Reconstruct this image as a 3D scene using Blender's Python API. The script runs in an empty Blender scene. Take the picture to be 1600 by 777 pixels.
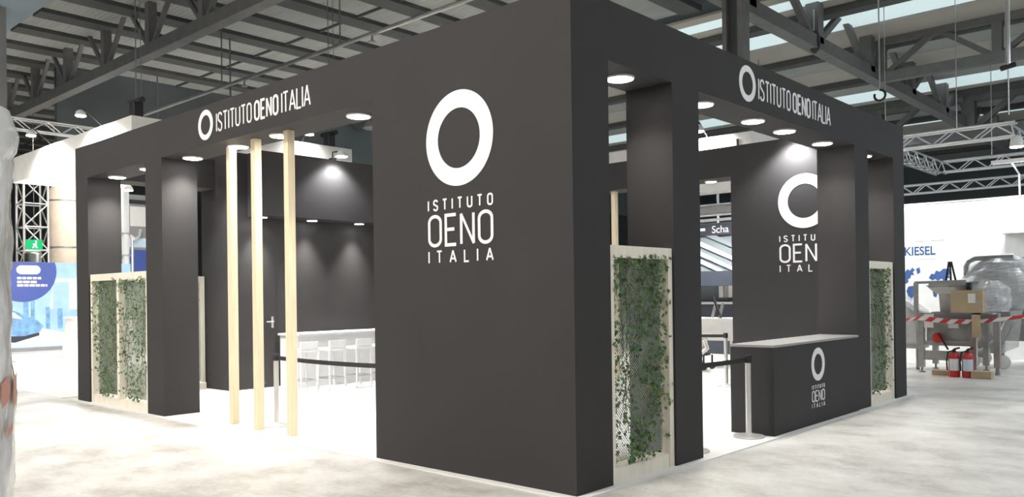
import bpy, math, random
from mathutils import Matrix, Vector
random.seed(7)
SC = bpy.context.scene
COL = SC.collection
PI = math.pi

# ------------------------------------------------------------------ camera
CAM = dict(f=1292.75, yaw=-0.738205, pitch=0.0027673, roll=-0.0132868,
           loc=(3.9637, -5.0737, 1.5813), py=458.0)
def make_camera():
    y, p, r = CAM['yaw'], CAM['pitch'], CAM['roll']
    F = Vector((math.sin(y)*math.cos(p), math.cos(y)*math.cos(p), math.sin(p)))
    R = F.cross(Vector((0, 0, 1))).normalized(); U = R.cross(F)
    R2 = R*math.cos(r) + U*math.sin(r); U2 = -R*math.sin(r) + U*math.cos(r)
    m = Matrix((R2, U2, -F)).transposed().to_4x4(); m.translation = Vector(CAM['loc'])
    c = bpy.data.cameras.new('camera'); o = bpy.data.objects.new('camera', c); COL.objects.link(o)
    c.sensor_width = 36; c.sensor_fit = 'HORIZONTAL'; c.lens = 36*CAM['f']/1600
    c.shift_y = (CAM['py']-388.5)/1600; c.clip_end = 300
    o.matrix_world = m; SC.camera = o
make_camera()

# ------------------------------------------------------------------ world, exposure, hall lamps
w = bpy.data.worlds.new('world'); SC.world = w; w.use_nodes = True
bg = w.node_tree.nodes['Background']
bg.inputs[0].default_value = (0.80, 0.86, 1.0, 1); bg.inputs[1].default_value = 0.22
SC.view_settings.view_transform = 'Standard'; SC.view_settings.look = 'None'
SC.view_settings.gamma = 1; SC.view_settings.use_curve_mapping = False
SC.view_settings.exposure = 0.0

def area_light(name, loc, size, power, color, rot=(0, 0, 0), sizey=None):
    l = bpy.data.lights.new(name, 'AREA'); l.energy = power; l.color = color
    l.shape = 'RECTANGLE'; l.size = size; l.size_y = sizey or size
    o = bpy.data.objects.new(name, l); COL.objects.link(o); o.location = loc; o.rotation_euler = rot
    return o
WARM = (1.0, 0.955, 0.88); COOL = (0.88, 0.95, 1.0)
HALL_LAMPS = []          # (x, y, power, colour): unseen high-bay lamps over the aisles, a few added to brighten
for x in (-17, -9, -1):
    for y in (-5, -12):
        HALL_LAMPS.append((x, y, 500 if x > -5 else 430, WARM))
for x in (5, 13):
    for y in (3, 11, 19, 27):
        HALL_LAMPS.append((x, y, 170, COOL))
HALL_LAMPS.append((4.5, -7.5, 380, WARM))  # extra lamp added to brighten the floor by the corner wall
for x, y in ((-28, 6.2), (-28, 10)): HALL_LAMPS.append((x, y, 420, WARM))  # added behind the bulkhead, out of sight, to brighten the tanks
for x, y in ((-8, 20), (-8, 30), (-20, 14), (-20, 24)):
    HALL_LAMPS.append((x, y, 300, COOL))
for x, y, e, c in HALL_LAMPS:
    area_light('high_bay_light', (x, y, 7.72), 0.7, e, c)

# ------------------------------------------------------------------ helpers
class MB:
    def __init__(s): s.v = []; s.f = []
    def add(s, vs, fs):
        n = len(s.v); s.v += [tuple(v) for v in vs]; s.f += [tuple(i+n for i in f) for f in fs]; return s
    def box(s, x0, y0, z0, x1, y1, z1, M=None):
        vs = [Vector((x, y, z)) for z in (z0, z1) for y in (y0, y1) for x in (x0, x1)]
        if M: vs = [M @ v for v in vs]
        return s.add(vs, [(0, 2, 3, 1), (4, 5, 7, 6), (0, 1, 5, 4), (2, 6, 7, 3), (0, 4, 6, 2), (1, 3, 7, 5)])
    def bar(s, a, b, w, h=None, up=(0, 0, 1)):          # rectangular bar between two points
        a, b = Vector(a), Vector(b); h = h or w; d = (b-a); L = d.length; d.normalize()
        u = Vector(up)
        if abs(d.dot(u)) > .98: u = Vector((1, 0, 0))
        r = d.cross(u).normalized(); u = r.cross(d)
        M = Matrix((r, d, u)).transposed().to_4x4(); M.translation = a
        return s.box(-w/2, 0, -h/2, w/2, L, h/2, M)
    def tube(s, pts, r, n=10, caps=True, closed=False):
        pts = [Vector(p) for p in pts]; rs = r if isinstance(r, (list, tuple)) else [r]*len(pts)
        base = len(s.v); prev = None
        for i, p in enumerate(pts):
            d = (pts[min(i+1, len(pts)-1)] - pts[max(i-1, 0)]).normalized()
            if prev is None:
                u = Vector((0, 0, 1)) if abs(d.z) < .9 else Vector((1, 0, 0))
                prev = d.cross(u).normalized()
            q = (prev - d*prev.dot(d)).normalized(); prev = q; t = d.cross(q)
            for k in range(n):
                a = 2*PI*k/n; s.v.append(tuple(p + (q*math.cos(a) + t*math.sin(a))*rs[i]))
        for i in range(len(pts)-1):
            for k in range(n):
                a = base+i*n+k; b = base+i*n+(k+1) % n; s.f.append((a, b, b+n, a+n))
        if caps:
            s.f.append(tuple(base+k for k in reversed(range(n))))
            e = base+(len(pts)-1)*n; s.f.append(tuple(e+k for k in range(n)))
        return s
    def lathe(s, prof, c=(0, 0, 0), n=24, axis='z'):
        base = len(s.v)
        for (r, h) in prof:
            for k in range(n):
                a = 2*PI*k/n; x, y = r*math.cos(a), r*math.sin(a)
                v = (x, y, h) if axis == 'z' else ((h, x, y) if axis == 'x' else (x, h, y))
                s.v.append((c[0]+v[0], c[1]+v[1], c[2]+v[2]))
        for i in range(len(prof)-1):
            for k in range(n):
                a = base+i*n+k; b = base+i*n+(k+1) % n; s.f.append((a, b, b+n, a+n))
        s.f.append(tuple(base+k for k in reversed(range(n))))
        e = base+(len(prof)-1)*n; s.f.append(tuple(e+k for k in range(n)))
        return s
    def prism(s, poly, M, t):                           # polygon in the XY plane of M, extruded by t along +Z of M
        n = len(poly)
        vs = [M @ Vector((x, y, 0)) for x, y in poly] + [M @ Vector((x, y, t)) for x, y in poly]
        fs = [tuple(reversed(range(n))), tuple(range(n, 2*n))] + [(i, (i+1) % n, n+(i+1) % n, n+i) for i in range(n)]
        return s.add(vs, fs)
    def build(s, name, mat, parent=None, smooth=False, bevel=0, seg=2):
        me = bpy.data.meshes.new(name); me.from_pydata(s.v, [], s.f); me.validate(); me.update()
        import bmesh
        b = bmesh.new(); b.from_mesh(me); bmesh.ops.recalc_face_normals(b, faces=b.faces); b.to_mesh(me); b.free()
        o = bpy.data.objects.new(name, me); COL.objects.link(o)
        if mat: me.materials.append(mat)
        if parent:
            o.parent = parent; o.matrix_parent_inverse = Matrix.Translation(-parent.location) if parent.type == 'EMPTY' and parent.rotation_euler.z == 0 else Matrix.Identity(4)
        if smooth:
            for p in me.polygons: p.use_smooth = True
            try:
                md = o.modifiers.new('edge', 'EDGE_SPLIT'); md.split_angle = math.radians(40)
            except Exception: pass
        if bevel:
            md = o.modifiers.new('bevel', 'BEVEL'); md.width = bevel; md.segments = seg; md.limit_method = 'ANGLE'
        return o

def tag(o, label=None, cat=None, group=None, kind=None):
    if label: o['label'] = label
    if cat: o['category'] = cat
    if group: o['group'] = group
    if kind: o['kind'] = kind
    return o
def thing(name, label, cat, loc=(0, 0, 0), group=None):
    o = bpy.data.objects.new(name, None); COL.objects.link(o); o.location = loc; o.empty_display_size = .1
    return tag(o, label, cat, group)
def dup(o, loc, label, rotz=None):
    """copy a thing and its parts (mesh data shared)"""
    r = o.copy(); COL.objects.link(r); r.location = loc; r['label'] = label
    if rotz is not None: r.rotation_euler = (0, 0, rotz)
    for ch in list(o.children):
        c = ch.copy(); COL.objects.link(c); c.parent = r
        c.matrix_parent_inverse = ch.matrix_parent_inverse.copy()
        for g in list(ch.children):
            d = g.copy(); COL.objects.link(d); d.parent = c; d.matrix_parent_inverse = g.matrix_parent_inverse.copy()
    return r

# ------------------------------------------------------------------ materials
def mat(name, col, rough=.6, metal=0, var=0, vscale=4, bump=0, bscale=40, stretch=None, emit=None, es=0, spec=.5, trans=0, alpha=1, coat=0):
    m = bpy.data.materials.new(name); m.use_nodes = True; nt = m.node_tree; N = nt.nodes; L = nt.links
    b = N['Principled BSDF']
    b.inputs['Base Color'].default_value = (*col, 1); b.inputs['Roughness'].default_value = rough
    b.inputs['Metallic'].default_value = metal; b.inputs['Specular IOR Level'].default_value = spec
    b.inputs['Transmission Weight'].default_value = trans; b.inputs['Alpha'].default_value = alpha
    b.inputs['Coat Weight'].default_value = coat
    if emit: b.inputs['Emission Color'].default_value = (*emit, 1); b.inputs['Emission Strength'].default_value = es
    tc = N.new('ShaderNodeTexCoord'); mp = N.new('ShaderNodeMapping'); L.new(tc.outputs['Object'], mp.inputs[0])
    if stretch: mp.inputs['Scale'].default_value = stretch
    n = N.new('ShaderNodeTexNoise'); n.inputs['Scale'].default_value = vscale; n.inputs['Detail'].default_value = 5
    L.new(mp.outputs[0], n.inputs['Vector'])
    r = N.new('ShaderNodeValToRGB'); v = var if var else .04
    r.color_ramp.elements[0].position = .3; r.color_ramp.elements[1].position = .7
    r.color_ramp.elements[0].color = (*[c*(1-v) for c in col], 1); r.color_ramp.elements[1].color = (*[min(1, c*(1+v)) for c in col], 1)
    L.new(n.outputs['Fac'], r.inputs[0]); L.new(r.outputs[0], b.inputs['Base Color'])
    if bump:
        n2 = N.new('ShaderNodeTexNoise'); n2.inputs['Scale'].default_value = bscale; n2.inputs['Detail'].default_value = 3
        L.new(mp.outputs[0], n2.inputs['Vector'])
        bp = N.new('ShaderNodeBump'); bp.inputs['Strength'].default_value = bump; bp.inputs['Distance'].default_value = .01
        L.new(n2.outputs['Fac'], bp.inputs['Height']); L.new(bp.outputs[0], b.inputs['Normal'])
    return m
M = {}
M['black'] = mat('black_fabric_panel', (.042, .040, .0405), .75, var=.05, vscale=1.2, bump=.03, bscale=220, spec=.25)
M['white_print'] = mat('white_vinyl', (.86, .86, .86), .5)
M['carpet'] = mat('white_carpet', (.80, .785, .76), .85, var=.02, bump=.15, bscale=300, spec=.2)
M['edge'] = mat('carpet_edge_tape', (.62, .62, .60), .5)
M['wood'] = mat('pale_pine', (.90, .77, .54), .55, var=.10, vscale=3.0, stretch=(14, 14, .7))
M['wood_w'] = mat('whitewashed_wood', (.87, .81, .70), .55, var=.05, vscale=3, stretch=(6, 6, 1))
M['leaf'] = mat('ivy_leaf', (.07, .15, .05), .5, var=.55, vscale=9)
M['leaf2'] = mat('ivy_leaf_olive', (.13, .17, .055), .5, var=.5, vscale=9)
M['stem'] = mat('ivy_stem', (.10, .12, .05), .7)
M['net'] = mat('green_grey_net', (.34, .375, .31), .7, var=.1)
M['chrome'] = mat('polished_steel', (.74, .73, .70), .3, .55)
M['steel'] = mat('brushed_steel', (.50, .50, .49), .35, 1, var=.12, vscale=6, stretch=(1, 1, 8))
M['steel_d'] = mat('machine_grey_steel', (.40, .395, .385), .45, .7, var=.15)
M['blackpl'] = mat('black_plastic', (.02, .02, .022), .45)
M['belt'] = mat('black_webbing', (.018, .018, .02), .7, bump=.1, bscale=400)
M['white'] = mat('white_laminate', (.84, .84, .83), .4)
M['fabricw'] = mat('white_stretch_fabric', (.86, .85, .82), .7, bump=.02)
M['greytop'] = mat('grey_counter_top', (.30, .295, .29), .5)
M['lens'] = mat('lit_lamp_lens', (1, 1, 1), .4, emit=(1, .97, .92), es=26)
M['lamp_trim'] = mat('lamp_trim', (.75, .75, .74), .4)
M['girder'] = mat('grey_painted_girder', (.17, .168, .165), .6, var=.12)
M['purlin'] = mat('dark_purlin', (.085, .088, .085), .7, var=.1)
M['galv'] = mat('galvanised', (.55, .56, .57), .35, .8, var=.12)
M['alu'] = mat('aluminium_truss', (.74, .75, .76), .32, .75, var=.06)
M['card'] = mat('brown_cardboard', (.50, .39, .25), .8, var=.08)
M['red'] = mat('red_enamel', (.55, .035, .03), .35)
M['label'] = mat('paper_label', (.82, .82, .80), .6)
M['bluetext'] = mat('blue_letter_vinyl', (.03, .09, .22), .5)
M['bluemap'] = mat('blue_map_print', (.05, .11, .30), .5, var=.15)
M['film'] = mat('clear_film', (.80, .82, .83), .22, var=.1, vscale=8, bump=.9, bscale=16, alpha=.42)
M['wrap'] = mat('crumpled_stretch_film', (.84, .83, .83), .14, var=.28, vscale=11, bump=1.0, bscale=26, coat=.8, stretch=(1, 1, .45))
M['beige'] = mat('beige_tank', (.52, .44, .36), .6, var=.15, vscale=1.5)
M['hallwall'] = mat('dark_grey_hall_wall', (.11, .125, .13), .8, var=.12, vscale=.6)
M['skyblue'] = mat('print_pale_blue', (.36, .56, .78), .5, var=.12, vscale=2)
M['navy'] = mat('print_blue', (.055, .095, .36), .5)
M['midblue'] = mat('print_mid_blue', (.16, .34, .58), .5, var=.3, vscale=5)
M['paleblue'] = mat('print_ice_blue', (.60, .74, .86), .5, var=.1, vscale=5)
M['signblue'] = mat('sign_dark_blue', (.028, .036, .052), .5)
M['green'] = mat('lit_exit_green', (.0, .30, .10), .4, emit=(.0, .36, .11), es=.9)
M['exitw'] = mat('lit_exit_white', (.9, .9, .9), .4, emit=(.8, .9, .8), es=.8)
M['tape_w'] = mat('white_tape', (.82, .80, .78), .5); M['tape_r'] = mat('red_tape', (.60, .05, .05), .5)
M['orange'] = mat('orange_print', (.72, .36, .28), .5)
M['grey'] = mat('mid_grey', (.28, .28, .28), .6)
M['rail'] = mat('blue_grey_panel', (.20, .24, .27), .6)

def roof_mat(name, col):
    m = mat(name, col, .7, var=.10, vscale=.7); nt = m.node_tree; b = nt.nodes['Principled BSDF']
    tc = nt.nodes.new('ShaderNodeTexCoord'); wv = nt.nodes.new('ShaderNodeTexWave'); wv.inputs['Scale'].default_value = 2.2
    wv.bands_direction = 'Y'; nt.links.new(tc.outputs['Object'], wv.inputs['Vector'])
    bp = nt.nodes.new('ShaderNodeBump'); bp.inputs['Strength'].default_value = .5; bp.inputs['Distance'].default_value = .04
    nt.links.new(wv.outputs['Fac'], bp.inputs['Height']); nt.links.new(bp.outputs[0], b.inputs['Normal'])
    return m
M['roof'] = roof_mat('corrugated_roof_sheet', (.38, .39, .37))
M['roof_w'] = mat('beige_roof_sheet', (.46, .43, .38), .7, var=.12, vscale=.5)
M['skylight'] = mat('translucent_skylight', (.55, .62, .62), .5, emit=(.72, .90, .92), es=.62)
M['skydim'] = mat('dusty_skylight', (.24, .29, .33), .6, emit=(.6, .75, .9), es=.015)

def floor_mat():
    m = bpy.data.materials.new('worn_concrete'); m.use_nodes = True; nt = m.node_tree; N = nt.nodes; L = nt.links
    b = N['Principled BSDF']; tc = N.new('ShaderNodeTexCoord')
    def noise(sc, det, st, rot=0):
        mp = N.new('ShaderNodeMapping'); mp.inputs['Scale'].default_value = st; mp.inputs['Rotation'].default_value = (0, 0, rot)
        L.new(tc.outputs['Object'], mp.inputs[0]); n = N.new('ShaderNodeTexNoise'); n.inputs['Scale'].default_value = sc
        n.inputs['Detail'].default_value = det; n.inputs['Roughness'].default_value = .6; L.new(mp.outputs[0], n.inputs['Vector']); return n
    n1 = noise(.55, 6, (1, 1.6, 1), .5); n2 = noise(2.6, 5, (1, 2.4, 1), -.3); n3 = noise(22, 4, (1, 1, 1))
    def mix(a, bb, f):
        x = N.new('ShaderNodeMix'); x.data_type = 'FLOAT'; x.inputs[0].default_value = f
        L.new(a, x.inputs[2]); L.new(bb, x.inputs[3]); return x.outputs[0]
    n4 = noise(1.5, 7, (1, 1.15, 1), .9)
    f = mix(mix(mix(n1.outputs['Fac'], n2.outputs['Fac'], .30), n4.outputs['Fac'], .5), n3.outputs['Fac'], .12)
    r = N.new('ShaderNodeValToRGB'); e = r.color_ramp.elements
    e[0].position = .40; e[0].color = (.42, .395, .36, 1); e[1].position = .60; e[1].color = (.80, .79, .765, 1)
    x = e.new(.5); x.color = (.65, .635, .605, 1)
    L.new(f, r.inputs[0]); L.new(r.outputs[0], b.inputs['Base Color'])
    r2 = N.new('ShaderNodeMapRange'); r2.inputs['To Min'].default_value = .22; r2.inputs['To Max'].default_value = .5
    L.new(n2.outputs['Fac'], r2.inputs['Value']); L.new(r2.outputs[0], b.inputs['Roughness'])
    bp = N.new('ShaderNodeBump'); bp.inputs['Strength'].default_value = .08; bp.inputs['Distance'].default_value = .02
    L.new(n3.outputs['Fac'], bp.inputs['Height']); L.new(bp.outputs[0], b.inputs['Normal'])
    return m
M['concrete'] = floor_mat()

# ------------------------------------------------------------------ setting: floor, hall walls, roof
tag(MB().box(-60, -25, -.2, 30, 52, 0).build('floor', M['concrete']), kind='structure')
tag(MB().box(-52, -25, 0, -51.7, 52, 10).build('wall_left', M['hallwall']), kind='structure')
tag(MB().box(-60, 49, 0, 30, 49.3, 10).build('wall_back', M['hallwall']), kind='structure')
ceil = tag(MB().box(-60, -25, 9.6, 30, 52, 9.7).build('ceiling', M['purlin']), kind='structure')
# left bay: corrugated panels running along y between dark purlins, 1.8 m apart
xs = [-12.55 - 1.78*k for k in range(-3, 20)]
for i, x in enumerate(xs):
    p = MB().box(x-1.76, 2.7, 9.30, x-.58, 15.0, 9.34).build('roof_panel', M['roof'], ceil)
    q = MB().box(x-.58, 2.7, 9.19, x, 15.0, 9.36).build('purlin', M['purlin'], ceil)
# cross seams of the panels (dark battens along x)
for y in (8.9, 12.6):
    MB().box(-47, y-.03, 9.24, -7.4, y+.03, 9.30).build('panel_seam', M['purlin'], ceil)
# rear bay: sheets and translucent strips running along x
ys = [(15.05, 15.5, 'roof_w'), (15.54, 16.15, 'skylight'), (16.25, 17.6, 'roof_w'), (17.65, 18.85, 'skylight'), (18.95, 20.9, 'roof_w'), (20.95, 22.9, 'roof'),
      (22.95, 24.9, 'roof_w'), (24.95, 27.0, 'roof'), (27.05, 28.6, 'skylight'), (28.7, 31.6, 'roof_w'), (31.65, 33.4, 'roof'), (33.45, 34.9, 'skylight'),
      (34.95, 38.0, 'roof_w'), (38.05, 39.6, 'roof'), (39.65, 41.2, 'skylight'), (41.25, 44, 'roof_w'), (44.05, 48.8, 'roof')]
for a, b_, k in ys:
    MB().box(-40, a, 9.05, 22, b_, 9.12).build('skylight_strip' if k == 'skylight' else 'roof_panel', M[k], ceil)
for y in (16.9, 20.9, 24.9, 29.4, 33.4, 37.4, 43.4):
    MB().box(-40, y-.22, 8.86, 22, y+.22, 9.04).build('purlin', M['purlin'], ceil)
MB().box(-40, -1.0, 9.22, -9.0, 2.66, 9.28).build('skylight_strip', M['skydim'], ceil)
bh = MB().box(-25.2, 4.9, 6.4, -25.0, 48, 9.5).build('wall_bulkhead', M['hallwall']); bh['kind'] = 'structure'
# front bay above the aisle right of the stand
for k in range(6):
    MB().box(-7, -8+3.8*k, 9.3, 24, -8+3.8*k+3.3, 9.34).build('roof_panel', M['roof'], ceil)

def truss(name, label, p0, p1, zb, zt, n, cw=.26, pw=.2, dw=.1, mat_=None, diag='V'):
    """girder: bottom and top chord, posts and diagonals, every bar a part"""
    mm = mat_ or M['girder']
    p0, p1 = Vector((*p0, 0)), Vector((*p1, 0))
    t = thing(name, label, 'roof truss', (p0.x, p0.y, zb))
    Z = lambda p, z: Vector((p.x, p.y, z))
    MB().bar(Z(p0, zb), Z(p1, zb), cw, cw).build('bottom_chord', mm, t)
    MB().bar(Z(p0, zt), Z(p1, zt), cw, cw).build('top_chord', mm, t)
    for i in range(n+1):
        p = p0.lerp(p1, i/n)
        MB().bar(Z(p, zb), Z(p, zt), pw, pw).build('post', mm, t)
        if i < n:
            q = p0.lerp(p1, (i+.5)/n); r_ = p0.lerp(p1, (i+1)/n)
            if diag == 'V':
                MB().bar(Z(p, zb), Z(q, zt), dw, dw).build('diagonal', mm, t); MB().bar(Z(q, zt), Z(r_, zb), dw, dw).build('diagonal', mm, t)
            else:
                MB().bar(Z(p, zb), Z(r_, zt), dw, dw).build('diagonal', mm, t)
    return t
truss('roof_truss', 'long dark steel roof girder crossing the ceiling above the left of the stand', (-40, 4.55), (-6, 4.55), 8.05, 9.55, 12, cw=.30, pw=.22)
truss('roof_truss', 'dark steel roof girder receding above the short right face of the stand', (-4.62, 8.5), (-4.62, 47), 8.0, 9.3, 10, cw=.34, pw=.34, dw=.16)
truss('roof_truss', 'far dark cross girder high above the white stand with blue lettering', (-18, 30.5), (16, 30.5), 7.6, 9.0, 10, cw=.4, pw=.45, dw=.2)
truss('roof_truss', 'dark cross girder over the middle of the ceiling on the right', (-4.4, 20.6), (20, 20.6), 7.9, 9.0, 8, cw=.28, pw=.25, dw=.14)
c = thing('hanger_post', 'dark steel hanger post rising above the white ring on the right header', 'steel post', (-4.2, 11, 6.3))
for x0 in (-4.42, -4.08): MB().box(x0, 10.82, 6.3, x0+.10, 11.18, 9.3).build('flange', M['girder'], c)
MB().box(-4.32, 10.95, 6.3, -4.08, 11.05, 9.3).build('web', M['purlin'], c)
c = thing('hall_column', 'plain grey column at the far left edge of the hall', 'column', (-20.2, 1.82, 0))
MB().box(-20.5, 1.4, 0, -20.1, 2.02, 9.3).build('shaft', M['grey'], c); MB().box(-20.6, 1.3, 0, -20.0, 2.12, .04).build('base_plate', M['girder'], c)
# sprinkler pipes
t = thing('sprinkler_pipe', 'thin grey sprinkler pipe under the ceiling above the long black header', 'pipe', (-24, 6.6, 7.5))
MB().tube([(-24, 6.6, 7.5), (-5.5, 6.6, 7.5)], .05, 8).build('pipe', M['steel_d'], t)
for k, x in enumerate((-17.5, -12.0, -6.6)):
    MB().tube([(x, 6.6, 7.5), (x, 6.6, 9.2)], .02, 6).build('hanger_rod', M['girder'], t)
    MB().lathe([(.02, -.0), (.03, -.12), (.09, -.14), (.09, -.16)], (x+1.2, 6.6, 7.46), 10).build('sprinkler_head', M['steel_d'], t)
t = thing('sprinkler_pipe', 'thicker dark service pipe left of the thin sprinkler pipe', 'pipe', (-24, 7.2, 6.9))
MB().tube([(-24, 7.3, 6.95), (-14.0, 7.3, 6.95)], .10, 8).build('pipe', M['girder'], t)
for x in (-23, -18.3): MB().tube([(x, 7.3, 6.95), (x, 7.3, 9.2)], .025, 6).build('hanger_rod', M['girder'], t)
# high-bay lamp housings
for i, (x, y, e, cc) in enumerate(HALL_LAMPS):
    t = thing('high_bay_lamp', 'unseen grey high-bay hall lamp hanging from the roof', 'lamp', (x, y, 7.75), 'high-bay hall lamps')
    MB().lathe([(.12, 8.25), (.2, 8.15), (.46, 7.78), (.48, 7.75)], (x, y, 0), 16).build('reflector', M['steel_d'], t, smooth=True)
    MB().tube([(x, y, 8.2), (x, y, 9.32)], .015, 6).build('hanger_rod', M['girder'], t)

# ------------------------------------------------------------------ lettering from strokes
def arc(cx, cy, rx, ry, a0, a1, n=6):
    return [(cx+rx*math.cos(math.radians(a0+(a1-a0)*i/n)), cy+ry*math.sin(math.radians(a0+(a1-a0)*i/n))) for i in range(n+1)]
def glyph(ch, w, h):
    r = min(w/2, h/2); ry = min(h*.22, w*.5)
    if ch == 'I': return [([(0, 0), (0, h)], False)]
    if ch == 'T': return [([(w/2, 0), (w/2, h)], False), ([(0, h), (w, h)], False)]
    if ch == 'L': return [([(0, h), (0, 0), (w, 0)], False)]
    if ch == 'E': return [([(w, 0), (0, 0), (0, h), (w, h)], False), ([(0, h*.52), (w*.85, h*.52)], False)]
    if ch == 'N': return [([(0, 0), (0, h)], False), ([(0, h), (w, 0)], False), ([(w, 0), (w, h)], False)]
    if ch == 'A': return [([(0, 0), (w/2, h)], False), ([(w/2, h), (w, 0)], False), ([(w*.16, h*.3), (w*.84, h*.3)], False)]
    if ch == 'U': return [([(0, h)] + arc(w/2, ry, w/2, ry, 180, 360, 10) + [(w, h)], False)]
    if ch == 'O': return [(arc(w/2, ry, w/2, ry, 180, 360, 10) + arc(w/2, h-ry, w/2, ry, 0, 180, 10), True)]
    if ch == 'S':
        q = h/4
        return [(arc(w/2, h-ry, w/2, ry, 10, 180, 8) + [(w*.06, h*.62), (w*.5, h*.5), (w*.94, h*.38)] + arc(w/2, ry, w/2, ry, 0, -170, 8), False)]
def ribbon(mb, pts, closed, t, Mx, th):
    n = len(pts); L = []; R = []
    for i in range(n):
        a = pts[(i-1) % n] if (closed or i > 0) else None; b = pts[(i+1) % n] if (closed or i < n-1) else None; p = pts[i]
        def nrm(u, v):
            dx, dy = v[0]-u[0], v[1]-u[1]; l = math.hypot(dx, dy) or 1; return (-dy/l, dx/l)
        if a is None: nn = nrm(p, b); k = 1
        elif b is None: nn = nrm(a, p); k = 1
        else:
            n1, n2 = nrm(a, p), nrm(p, b); sx, sy = n1[0]+n2[0], n1[1]+n2[1]; l = math.hypot(sx, sy) or 1
            nn = (sx/l, sy/l); k = min(2.0, 1/max(.3, nn[0]*n1[0]+nn[1]*n1[1]))
        L.append((p[0]+nn[0]*t/2*k, p[1]+nn[1]*t/2*k)); R.append((p[0]-nn[0]*t/2*k, p[1]-nn[1]*t/2*k))
    m = n if closed else n-1
    vs = [Mx @ Vector((x, y, z)) for z in (0, th) for (x, y) in L+R]
    fs = []
    for i in range(m):
        j = (i+1) % n
        fs += [(i, j, n+j, n+i), (2*n+i, 3*n+i, 3*n+j, 2*n+j), (i, 2*n+i, 2*n+j, j), (n+i, n+j, 3*n+j, 3*n+i)]
    if not closed: fs += [(0, n, 3*n, 2*n), (n-1, 3*n-1, 4*n-1, 2*n-1)]
    mb.add(vs, fs)
WID = {'I': .0, 'T': .95, 'L': .8, 'E': .85, 'N': 1, 'A': 1.15, 'U': 1, 'O': 1, 'S': .95}
def letter_line(parent, word, x0, x1, z0, z1, Mx, t, lw=None, th=.004, name='letter'):
    """one mesh per letter: strokes of width t, first stroke edge at x0, last at x1"""
    h = z1-z0-t; tot = sum(WID[c] for c in word)
    span = x1-x0-t; n = len(word)
    cw = lw or (span/(tot+.42*(n-1))); gap = (span-cw*tot)/(n-1) if n > 1 else 0
    x = x0+t/2
    for ch in word:
        w_ = WID[ch]*cw; mb = MB()
        for gi, (pts, cl) in enumerate(glyph(ch, w_, h)): ribbon(mb, [(x+a, z0+t/2+b) for a, b in pts], cl, t*(.8 if ch == 'N' and gi == 1 else 1), Mx, th*(1+.15*gi))
        mb.build(name, M['white_print'], parent); x += w_+gap
def ring(parent, cx, cz, R, r, Mx, th=.004, rx=None, n=64, name='logo_ring'):
    rx = rx or R; k = rx/R; vs = []; fs = []
    for z in (0, th):
        for q in (R, r):
            for i in range(n):
                a = 2*PI*i/n; vs.append(Mx @ Vector((cx+q*k*math.cos(a), cz+q*math.sin(a), z)))
    for i in range(n):
        j = (i+1) % n
        fs += [(i, j, n+j, n+i), (2*n+i, 3*n+i, 3*n+j, 2*n+j), (i, 2*n+i, 2*n+j, j), (n+i, n+j, 3*n+j, 3*n+i)]
    return MB().add(vs, fs).build(name, M['white_print'], parent)
FA = Matrix(((1, 0, 0, 0), (0, 0, -1, -.001), (0, 1, 0, 0), (0, 0, 0, 1)))                 # (a, b) -> x = a, z = b on plane y = 0, facing -y
def FAy(y): m = FA.copy(); m[1][3] = y-.001; return m
def FBx(x): return Matrix(((0, 0, 1, x+.001), (1, 0, 0, 0), (0, 1, 0, 0), (0, 0, 0, 1)))    # (a, b) -> y = a, z = b on plane x, facing +x

# ------------------------------------------------------------------ the black stand
stand = thing('exhibition_stand', 'large black exhibition stand with white ring logos, pillars and open doorways', 'stand', (-5, 4, 0))
BK = M['black']; S = lambda nm, *a: MB().box(*a).build(nm, BK, stand)
E0 = .012
XA = -2.47
wall_c = S('corner_wall', XA, 0, E0, 0, .48, 4.0) ; 
S('corner_return', -.48, .48, E0, 0, .487, 4.0)
hdrA = S('header', -9.52, 0, 3.5, XA, .5, 4.0)
S('pillar', -10, 0, E0, -9.52, .5, 4.0)
S('pillar', -7.5, 0, E0, -7.0, .5, 3.5)
hdrB = S('header', -.5, .487, 3.5, 0, 7.52, 4.0)
S('pillar', -.5, 1.475, E0, 0, 1.955, 3.5)
S('pillar', -.5, 6.0, E0, 0, 6.49, 3.5)
S('pillar', -.5, 7.52, E0, 0, 8.0, 4.0)
# rear face
wall_r = S('rear_wall', -2.55, 7.5, E0, -.5, 8.0, 4.0)
S('header', -9.5, 7.5, 3.5, -2.55, 8.0, 4.0)
S('pillar', -7.3, 7.5, E0, -6.8, 8.0, 3.5)
# left face
S('header', -10, .5, 3.5, -9.5, 2.1, 4.0)
# storage room on the left with its projecting header over the bar
room = S('storage_room', -10, 2.1, E0, -9.08, 8.0, 4.10)
S('bar_header', -9.08, 2.47, 3.0, -8.6, 7.4, 4.10)
S('door_leaf', -9.085, 2.28, E0, -9.068, 3.0, 2.15)
d = MB().box(-9.068, 2.90, 1.06, -9.06, 2.94, 1.26).tube([(-9.06, 2.92, 1.17), (-9.015, 2.92, 1.17), (-9.015, 2.78, 1.17)], .011, 8).build('door_handle', M['chrome'], stand)
# carpet
carpet = tag(MB().box(-10.08, -.075, 0, .08, 8.08, E0).build('stand_carpet', M['carpet']), 'thin white carpet covering the floor of the black stand', 'carpet')
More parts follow.
